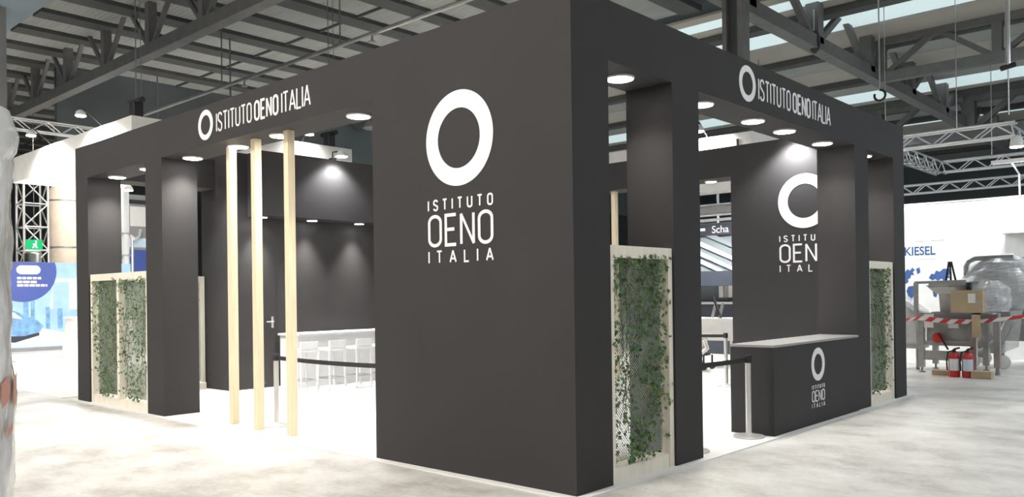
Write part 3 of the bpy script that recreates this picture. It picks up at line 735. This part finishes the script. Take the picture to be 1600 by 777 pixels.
# ------------------------------------------------------------------ white stand with blue lettering on the right
KY = 16.0
kw = thing('white_stand_wall', 'tall white stand wall with blue lettering and a world map on the right', 'stand wall', (0, KY, 0))
kp = MB().box(-7, KY, 0, 9, KY+.15, 3.60).build('panel', M['fabricw'], kw)
MB().box(-7.02, KY-.02, 3.6, 9.02, KY+.17, 3.64).build('cap_rail', M['alu'], kw)
def KM(x, z): m = FAy(KY).copy(); m[0][3] = x; m[2][3] = z; return m
text_mesh('KIESEL', .285, KM(-2.44, 2.41), M['bluetext'], kp, 'lettering', sx=.85, bold=.022)
MB().prism([(-2.2, 2.30), (-1.72, 2.30), (-1.72, 2.325), (-2.2, 2.325)], FAy(KY), .003).build('underline', M['paleblue'], kp)
MAPS = [[(-2.50, 1.95), (-2.44, 1.99), (-2.38, 2.08), (-2.31, 2.05), (-2.26, 2.12), (-2.20, 2.05), (-2.25, 2.01), (-2.22, 1.94), (-2.29, 1.94), (-2.31, 1.86), (-2.36, 1.84), (-2.35, 1.77), (-2.43, 1.72), (-2.46, 1.80), (-2.52, 1.84)],
        [(-2.18, 2.08), (-2.1, 2.12), (-2.08, 2.0), (-2.15, 1.95)],
        [(-2.36, 1.66), (-2.26, 1.68), (-2.18, 1.58), (-2.24, 1.45), (-2.31, 1.28), (-2.35, 1.4), (-2.40, 1.55)],
        [(-1.90, 1.86), (-1.84, 1.96), (-1.78, 1.94), (-1.74, 2.03), (-1.66, 2.0), (-1.58, 2.07), (-1.46, 2.06), (-1.42, 1.97), (-1.47, 1.92), (-1.45, 1.84), (-1.53, 1.86), (-1.56, 1.76), (-1.62, 1.84), (-1.70, 1.79), (-1.76, 1.83), (-1.82, 1.80)],
        [(-1.86, 1.74), (-1.76, 1.76), (-1.70, 1.68), (-1.66, 1.60), (-1.71, 1.52), (-1.74, 1.40), (-1.80, 1.42), (-1.82, 1.56), (-1.88, 1.64)]]
for pl in MAPS: MB().prism(pl, FAy(KY), .003).build('map_print', M['bluemap'], kp)
for a, b_ in ((-2.2, -1.92), (-1.86, -1.55)): MB().box(a, KY-.012, 2.74, b_, KY, 3.02).build('picture_print', M['tape_w'], kw)
MB().box(-.3, KY-.3, 2.78, 1.6, KY, 2.81).build('shelf', M['steel_d'], kw)
# aluminium lighting rig over it
def rig_truss(label, a, b, z, s=.20, r=.028, cell=.4, group='aluminium truss ring over the white stand'):
    a, b = Vector((*a, z)), Vector((*b, z)); d = (b-a); L = d.length; d.normalize(); sd = Vector((-d.y, d.x, 0))*s; up = Vector((0, 0, s*1.6))
    t = thing('lighting_truss', label, 'truss', tuple(a), group); n = max(2, int(L/cell))
    for off in (sd*.7, -sd*.7, sd*.7+up, -sd*.7+up): MB().tube([a+off, b+off], r, 8).build('chord_tube', M['alu'], t)
    m = MB(); faces = ((sd*.7, sd*.7+up), (-sd*.7, -sd*.7+up), (sd*.7, -sd*.7))
    for o1, o2 in faces:
        mb = MB()
        for i in range(n):
            p, q = a.lerp(b, i/n), a.lerp(b, (i+1)/n)
            mb.tube([p+(o1 if i % 2 else o2), q+(o2 if i % 2 else o1)], r*.6, 5)
        mb.build('lacing', M['alu'], t)
    return t
rig_truss('front bar of the aluminium lighting truss over the white stand', (-3.35, 17), (-.25, 17), 5.12)
rig_truss('second bar of the aluminium lighting truss, farther back', (-3.3, 22.8), (4, 22.8), 5.2)
rig_truss('left link of the aluminium truss ring running away from the viewer', (-3.35, 17.2), (-3.35, 22.6), 5.12)
rig_truss('right link of the aluminium truss ring cut by the frame edge', (-.25, 17.2), (-.25, 22.6), 5.12)
rig_truss('farthest low aluminium truss just above the white stand wall', (-7, 28.2), (6, 28.2), 5.2)
rig_truss('dim aluminium truss high on the left above the white canopy', (-23.6, 2.4), (-23.6, 6.2), 6.75, group='left rig')
def stage_lamp(x, y, z, ztop, label, aim, power):
    t = thing('stage_lamp', label, 'lamp', (x, y, z), 'lamps on the aluminium rig')
    MB().tube([(x, y, z+.1), (x, y, ztop)], .02, 6).build('yoke', M['blackpl'], t)
    MB().lathe([(.06, .18), (.12, .12), (.15, -.08)], (x, y, z), 14).build('housing', M['lamp_trim'], t, smooth=True)
    MB().lathe([(.1, -.083), (.14, -.085), (.12, -.1)], (x, y, z), 14).build('lens', M['lens'], t)
    s = spot('stage_beam', (x, y, z-.15), power, 120, .6, color=COOL, size=.12); s.rotation_euler = (Vector((x, y, z))-Vector(aim)).to_track_quat('Z', 'Y').to_euler()
stage_lamp(-.25, 17.0-2.2+2.2, 4.95, 5.1, 'bright rig lamp at the right corner of the truss ring', (-.5, 21, 0), 300)
for i, (x, l) in enumerate(((-2.6, 'added lamp bar over the left part of the white stand wall'), (0, 'added lamp bar over the middle of the white stand wall'), (2.6, 'added lamp bar over the part of the white stand wall beyond the frame'))):  # lamp bars added to brighten the white wall
    t = thing('added_lamp_bar', l, 'lamp', (x, KY-1.2, 4.3), 'lamp bars added to light the white stand wall')
    MB().tube([(x, KY-.05, 3.6), (x, KY-.1, 4.1), (x, KY-.9, 4.3)], .02, 6).build('arm', M['alu'], t)
    MB().box(x-.35, KY-1.0, 4.26, x+.35, KY-.86, 4.33).build('housing', M['alu'], t)
    area_light('added_bar_light', (x, KY-.93, 4.24), .6, 95, COOL, rot=(math.radians(28), 0, 0), sizey=.1)
for i, (x, y, z, l) in enumerate(((-4.55, 16, 8.0, 'black chain hoist hanging below the receding girder'), (-2.95, 16, 6.3, 'chain with an open hook hanging over the end of the right lettering'))):
    t = thing('chain_hoist', l, 'hoist', (x, y, z))
    MB().tube([(x, y, z+.2), (x, y, 8.85)], .018, 6).build('chain', M['galv'], t)
    if i == 0: MB().lathe([(.03, .3), (.13, .22), (.15, 0), (.11, -.2), (.03, -.28)], (x, y, z), 14).build('motor', M['blackpl'], t, smooth=True)
    else: MB().tube([(x+.13*math.sin(2*PI*k/16), y, z+.13*math.cos(2*PI*k/16)+.06) for k in range(14)], .03, 8).build('hook', M['blackpl'], t)
t = thing('rigging_pole', 'pale vertical rigging pole at the upper right', 'pole', (-.2, 16, 5.4))
MB().tube([(-.2, 16, 6.55), (-.2, 16, 9.0)], .05, 8).build('pole', M['alu'], t)
MB().tube([(-.35, 16, 6.5), (-.05, 16, 6.55)], .06, 8).build('clamp', M['blackpl'], t); MB().tube([(-.2, 16, 5.45), (-.2, 16, 6.5)], .015, 6).build('cable', M['galv'], t)
for i, (x, y, z0) in enumerate(((-3.15, 17, 5.4), (-1.5, 17, 5.4), (-2.0, 22.8, 5.5))):
    o = MB().tube([(x, y, z0), (x, y, 9.0)], .012, 5).build('rigging_cable', M['galv'])
    tag(o, ('thin steel cable holding the left end of the truss ring', 'thin steel cable holding the middle of the front truss bar', 'thin steel cable holding the second truss bar')[i], 'cable')

# ------------------------------------------------------------------ sorting machine
mc = thing('sorting_machine', 'grey steel sorting machine with a hopper tray behind red and white tape', 'machine', (-.4, 12.2, 0))
SD = M['steel_d']; ST = M['steel']
for (x, y) in ((-.93, 12.0), (-.03, 12.0), (-.93, 12.9), (-.03, 12.9)):
    l = MB().box(x-.05, y-.05, .10, x+.05, y+.05, 1.14).build('leg', ST, mc)
    MB().lathe([(.055, 0), (.055, .02), (.02, .03), (.02, .1)], (x, y, 0), 10).build('foot', SD, l)
MB().box(.29, 12.0, .14, .39, 12.1, 1.14).build('leg', SD, mc); MB().lathe([(.05, 0), (.03, .14)], (.34, 12.05, 0), 10).build('foot', SD, mc)
MB().box(-1.0, 11.96, 1.02, .38, 12.02, 1.14).build('front_rail', ST, mc); MB().box(-1.0, 12.9, 1.02, .38, 12.96, 1.14).build('rear_rail', ST, mc)
MB().box(-.93, 11.97, .52, -.03, 12.03, .60).build('cross_rail', ST, mc); MB().box(-.93, 11.97, .24, -.03, 12.03, .42).build('cross_rail', SD, mc)
MB().box(-.4, 11.66, 1.12, .36, 11.96, 1.15).build('front_shelf', ST, mc)
hop = MB().add([(-.62, 12.1, 1.14), (-.08, 12.1, 1.14), (-.08, 12.8, 1.14), (-.62, 12.8, 1.14), (-.62, 12.0, 1.50), (-.05, 12.0, 1.50), (-.05, 12.9, 1.50), (-.62, 12.9, 1.50)], [(0, 1, 5, 4), (1, 2, 6, 5), (2, 3, 7, 6), (3, 0, 4, 7), (0, 3, 2, 1)]).build('hopper', SD, mc)
MB().add([(-.66, 12.0, 1.50), (-.06, 12.0, 1.50), (-.06, 12.9, 1.50), (-.66, 12.9, 1.50), (-.82, 11.9, 1.66), (-.02, 11.9, 1.66), (-.02, 13.0, 1.72), (-.82, 13.0, 1.72)], [(0, 1, 5, 4), (1, 2, 6, 5), (2, 3, 7, 6), (3, 0, 4, 7), (0, 3, 2, 1)]).build('tray', ST, mc)
MB().tube([(-.75, 11.88, 1.67), (-.05, 11.88, 1.67)], .045, 10).build('tray_roll', SD, mc); MB().tube([(-.10, 11.86, 1.64), (-.02, 11.86, 1.64)], .07, 12).build('roll_knob', M['blackpl'], mc)
MB().bar((-1.02, 12.0, 1.05), (-1.02, 12.0, 1.72), .07).bar((-1.04, 12.0, 1.72), (-.3, 12.6, 1.74), .05).build('side_arm', SD, mc)
for k in range(3): MB().bar((-.62+.09*k, 12.5, 1.72), (-.56+.02*k, 12.5, 2.12), .03).build('stand_rod', M['blackpl'], mc)
MB().tube([(-.55, 12.3, .82), (-.2, 12.3, .82)], .13, 14).build('motor', ST, mc, smooth=True); MB().box(-.62, 12.1, .62, -.1, 12.6, .70).build('motor_plate', SD, mc)
MB().box(-.85, 12.05, .60, -.05, 12.5, 1.0).build('housing', SD, mc)
MB().lathe([(.10, 0), (.10, .05), (.04, .07)], (-.62, 11.9, .67), 14, 'y').build('stop_button', M['red'], mc)
MB().bar((-.60, 11.88, .76), (-.44, 11.9, .45), .03).build('lever', M['blackpl'], mc)
MB().box(-.86, 11.93, .86, -.70, 11.96, 1.12).build('label_plate', M['label'], mc); MB().tube([(-.45, 12.0, .9), (-.28, 12.0, .9)], .05, 10).build('bottle_holder', M['label'], mc)
# infeed chute with film on the left
ch = thing('film_covered_chute', 'chute under clear film left of the sorting machine', 'machine', (-1.35, 12.6, 0))
MB().add([(-1.9, 12.3, .55), (-1.1, 12.3, .5), (-1.1, 13.1, .5), (-1.9, 13.1, .55), (-1.9, 12.2, 1.75), (-1.12, 12.2, 1.15), (-1.12, 13.2, 1.15), (-1.9, 13.2, 1.75)], [(0, 1, 5, 4), (1, 2, 6, 5), (2, 3, 7, 6), (3, 0, 4, 7), (0, 3, 2, 1), (4, 5, 6, 7)]).build('film_cover', M['film'], ch)
MB().add([(-1.8, 12.4, .6), (-1.15, 12.4, .55), (-1.15, 13.0, .55), (-1.8, 13.0, .6), (-1.8, 12.3, 1.55), (-1.15, 12.3, 1.08), (-1.15, 13.1, 1.08), (-1.8, 13.1, 1.55)], [(0, 1, 5, 4), (1, 2, 6, 5), (2, 3, 7, 6), (3, 0, 4, 7), (0, 3, 2, 1)]).build('chute', ST, ch)
MB().box(-1.9, 12.4, .42, -1.08, 13.0, .52).build('frame', SD, ch)
for x in (-1.8, -1.15): MB().tube([(x, 12.5, 0), (x, 12.5, .5)], .035, 8).build('leg', SD, ch)
lumpy([(.30, 1.16), (.33, 1.35), (.30, 1.6), (.12, 1.74)], (.14, 12.5), amp=.02, seed=12, n=24).build('film_cover', M['film'], mc)
bx = thing('cardboard_box', 'brown cardboard box with a white label on the sorting machine', 'box', (-.02, 12.0, 1.15))
MB().box(-.33, 11.68, 1.15, .20, 11.82, 1.56).build('carton', M['card'], bx); MB().box(-.04, 11.673, 1.33, .08, 11.68, 1.50).build('label', M['label'], bx); MB().box(.08, 11.674, 1.30, .2, 11.68, 1.38).build('tape_strip', M['beige'], bx)
MB().box(.02, 11.66, .70, .16, 11.675, 1.16).build('hanging_flap', M['card'], bx)
for i, (x, lab) in enumerate(((-.20, 'red fire extinguisher with a white label, left of the pair'), (.02, 'red fire extinguisher with a white and blue label, right of the pair'))):
    e = thing('fire_extinguisher', lab, 'extinguisher', (x, 11.35, 0), 'fire extinguishers on the concrete floor')
    MB().lathe([(.085, 0), (.095, .02), (.095, .36), (.07, .42), (.03, .45)], (x, 11.35, 0), 20).build('cylinder', M['red'], e, smooth=True)
    MB().lathe([(.03, .45), (.03, .50)], (x, 11.35, 0), 10).bar((x, 11.35, .50), (x+.10, 11.30, .53), .03).build('valve', M['blackpl'], e)
    MB().tube([(x, 11.35, .48), (x-.09, 11.30, .45), (x-.11, 11.29, .3), (x-.10, 11.28, .12)], .014, 6).build('hose', M['blackpl'], e)
    vs = []; 
    for k in range(9):
        a = math.radians(-130+110*k/8)
        for z in (.12, .33): vs.append((x+.097*math.cos(a), 11.35+.097*math.sin(a), z))
    MB().add(vs, [(2*k, 2*k+2, 2*k+3, 2*k+1) for k in range(8)]).build('label', M['label'] if i == 0 else M['paleblue'], e)
tag(MB().box(.10, 11.20, 0, .42, 11.42, .13).build('wooden_block', M['card'], bevel=.006), 'low brown wooden block right of the fire extinguishers', 'block')
tag(MB().box(-.62, 11.5, 0, -.30, 11.75, .09).build('wooden_block', M['card'], bevel=.006), 'flat brown wooden block left of the fire extinguishers', 'block')
# striped tape, each stripe a part
tp = thing('barrier_tape', 'red and white striped barrier tape strung in front of the machines', 'tape', (-.5, 11.8, 1))
P0 = [(-1.9, 11.82, 1.0), (-.9, 11.80, 1.05), (.35, 11.80, 1.02), (2.6, 12.6, 1.5)]
pts = []
for a, b_ in zip(P0, P0[1:]):
    for k in range(10):
        f = k/10; p = Vector(a).lerp(Vector(b_), f); p.z -= .05*4*f*(1-f); pts.append(p)
for i in range(len(pts)-1):
    a, b_ = pts[i], pts[i+1]; sl = Vector((.05, 0, 0)); h = Vector((0, 0, .04)); t_ = Vector((0, .001, 0))
    vs = [a-h-sl, b_-h-sl, b_+h+sl, a+h+sl]; MB().add([v-t_ for v in vs]+[v+t_ for v in vs], [(0, 1, 2, 3), (7, 6, 5, 4), (0, 4, 5, 1), (1, 5, 6, 2), (2, 6, 7, 3), (3, 7, 4, 0)]).build('stripe', M['tape_r' if i % 2 else 'tape_w'], tp)
# press with round drum under film
pr = thing('drum_press', 'large round steel press wrapped in clear film behind the sorting machine', 'machine', (.3, 14, 0))
MB().lathe([(.15, -.5), (.45, -.46), (.56, -.3), (.58, .3), (.45, .5), (.1, .55)], (.05, 14.0, 1.62), 28, 'y').build('drum', ST, pr, smooth=True)
MB().lathe([(.59, -.35), (.62, -.33), (.62, -.25), (.59, -.23)], (.05, 14.0, 1.62), 28, 'y').build('drum_ring', M['galv'], pr, smooth=True)
MB().lathe([(.3, -.7), (.7, -.5), (.74, .5), (.5, .7)], (.75, 14.5, 1.6), 24, 'y').build('second_drum', ST, pr, smooth=True)
MB().tube([(-.55, 13.7, 1.2), (-.55, 13.7, 2.05), (-.50, 13.7, 2.15), (-.38, 13.7, 2.2), (.3, 13.7, 2.22)], .05, 10).build('guard_pipe', ST, pr, smooth=True)
MB().tube([(-.35, 13.75, 1.2), (-.35, 13.75, 2.0), (-.25, 13.75, 2.1), (.3, 13.75, 2.12)], .04, 10).build('guard_pipe', ST, pr, smooth=True)
lumpy([(.55, .95), (.72, 1.2), (.78, 1.7), (.55, 2.1), (.2, 2.25)], (.05, 14.0), amp=.03, seed=8, n=30).build('film_cover', M['film'], pr)
MB().box(-.55, 13.6, .55, 1.3, 14.6, .95).build('frame', SD, pr); MB().box(-.45, 13.5, .3, .1, 13.9, .8).build('pump', ST, pr)
MB().tube([(-.4, 13.4, .35), (-.2, 13.3, .3), (.1, 13.3, .55), (.25, 13.4, .9)], .09, 10).build('hose', SD, pr, smooth=True)
for x, y in ((-.42, 13.6), (.14, 13.45), (1.1, 13.6), (-.42, 14.5), (1.1, 14.5)):
    wl = MB().lathe([(.03, -.03), (.13, -.028), (.14, 0), (.13, .028), (.03, .03)], (x, y, .14), 18, 'y').build('wheel', M['label'], pr); MB().bar((x, y, .14), (x, y, .6), .05).build('wheel_fork', SD, wl)
MB().add([(-.2, 13.35, 1.15), (.5, 13.35, 1.15), (.42, 13.4, .45), (.1, 13.4, .30), (-.2, 13.35, 1.15)], [(0, 1, 2, 3)]).add([(-.2, 13.37, 1.15), (.5, 13.37, 1.15), (.42, 13.42, .45), (.1, 13.42, .30)], [(3, 2, 1, 0)]).build('film_sheet', M['film'], pr)

# ------------------------------------------------------------------ stand glimpsed through the rear doorway
rs = thing('far_stand', 'far stand with a dark blue sign and slanting grey stripes seen past the rear doorway', 'stand', (-6.5, 14.5, 0))
MB().box(-9, 14.6, 0, -4.5, 14.7, 3.45).build('back_panel', M['rail'], rs); sb = MB().box(-9, 14.5, 3.08, -4.5, 14.6, 3.38).build('sign_board', M['signblue'], rs)
mm = FAy(14.5).copy(); mm[0][3] = -6.74; mm[2][3] = 3.14; text_mesh('Scha', .27, mm, M['white_print'], sb, 'lettering')
mm = FAy(14.5).copy(); mm[0][3] = -7.15; mm[2][3] = 3.16; MB().prism([(0, .05), (.22, .05), (.22, .12), (0, .12)], mm, .003).build('sign_mark', M['white_print'], sb)
for z in (3.48, 3.62, 3.86): MB().tube([(-9, 14.5, z), (-4.5, 14.5, z)], .045, 8).build('top_rail', M['alu'], rs)
for x in (-8.9, -7.4, -6.55, -6.1, -4.6): MB().tube([(x, 14.5, 3.40), (x, 14.5, 4.2)], .035, 8).build('rail_post', M['alu'], rs)
MB().box(-9, 14.4, 3.66, -4.5, 14.45, 3.82).build('rail_panel', M['grey'], rs); MB().box(-9, 13.95, 4.16, -5.92, 14.55, 4.44).build('white_fascia', M['fabricw'], rs)
for k, (z, c_) in enumerate(((2.95, 'rail'), (2.62, 'white'), (2.36, 'paleblue'), (2.16, 'white'))):
    MB().prism([(-7.6, z+.42), (-5.4, z-.55), (-5.4, z-.43-.03*k), (-7.6, z+.56)], FAy(14.52+.002*k), .01).build('stripe', M[c_], rs)
MB().box(-9, 13.6, 1.75, -4.6, 14.6, 2.12).build('dark_shelf', M['signblue'], rs); MB().box(-9, 14.2, 1.28, -4.6, 14.58, 1.34).build('shelf', M['white'], rs)
for k, (x, c_) in enumerate(((-6.45, 'label'), (-6.3, 'grey'), (-6.18, 'label'), (-6.0, 'orange'))): MB().box(x, 14.3, 1.45, x+.12, 14.5, 1.75).build('carton', M[c_], rs)
MB().box(-9, 14.25, 0, -4.6, 14.55, 1.28).build('dark_base', M['signblue'], rs)
mm = FAy(14.25).copy(); mm[0][3] = -6.75; mm[2][3] = 1.36
wc = thing('white_cabinet', 'white low cabinet with a sloping top seen through the rear doorway', 'cabinet', (-4.9, 11, 0))
MB().box(-5.6, 11.0, .55, -4.36, 11.6, .98).build('body', M['white'], wc); MB().box(-5.65, 10.95, .98, -4.34, 11.62, 1.03).build('lid', M['white'], wc)
MB().prism([(-5.0, .70), (-4.9, .86), (-4.82, .70)], FAy(11.0), .003).build('printed_mark', M['tape_w'], wc)
for x in (-5.5, -4.45): 
    for y in (11.08, 11.5): MB().bar((x, y, 0), (x, y, .56), .04).build('leg', M['galv'], wc)
for k, (x0, x1) in enumerate(((-4.95, -4.82), (-4.78, -4.62))): MB().bar((x0, 11.2, 1.03), (x0+.06, 11.25, 1.35), .07, .05).build('lamp_arm', M['galv'], wc)
MB().bar((-4.88, 11.1, 1.5), (-4.68, 11.1, 1.03), .04).build('lamp_arm', M['blackpl'], wc)
tr = thing('trolley', 'small beige trolley on casters beneath the white cabinet', 'trolley', (-4.9, 10.2, 0))
MB().box(-5.3, 9.95, .34, -4.62, 10.4, .66).build('body', M['beige'], tr, bevel=.02); MB().box(-5.32, 9.93, .28, -4.58, 10.42, .34).build('base_frame', M['blackpl'], tr)
MB().tube([(-4.62, 10.1, .5), (-4.5, 10.05, .6), (-4.45, 10.05, .45), (-4.55, 10.0, .35)], .05, 10).build('hose', M['chrome'], tr, smooth=True)
for x in (-5.2, -4.75, -4.5):
    for y in (10.0, 10.35): MB().lathe([(.02, -.02), (.07, -.018), (.07, .018), (.02, .02)], (x, y, .07), 12, 'y').bar((x, y, .07), (x, y, .30), .03).build('caster', M['blackpl'], tr)
o = tag(MB().box(-4.2, 10.95, 2.9, -4.17, 11.0, 4.8).build('drop_pole', M['blackpl']), 'thin black pole hanging under the canopy in the rear doorway', 'pole')
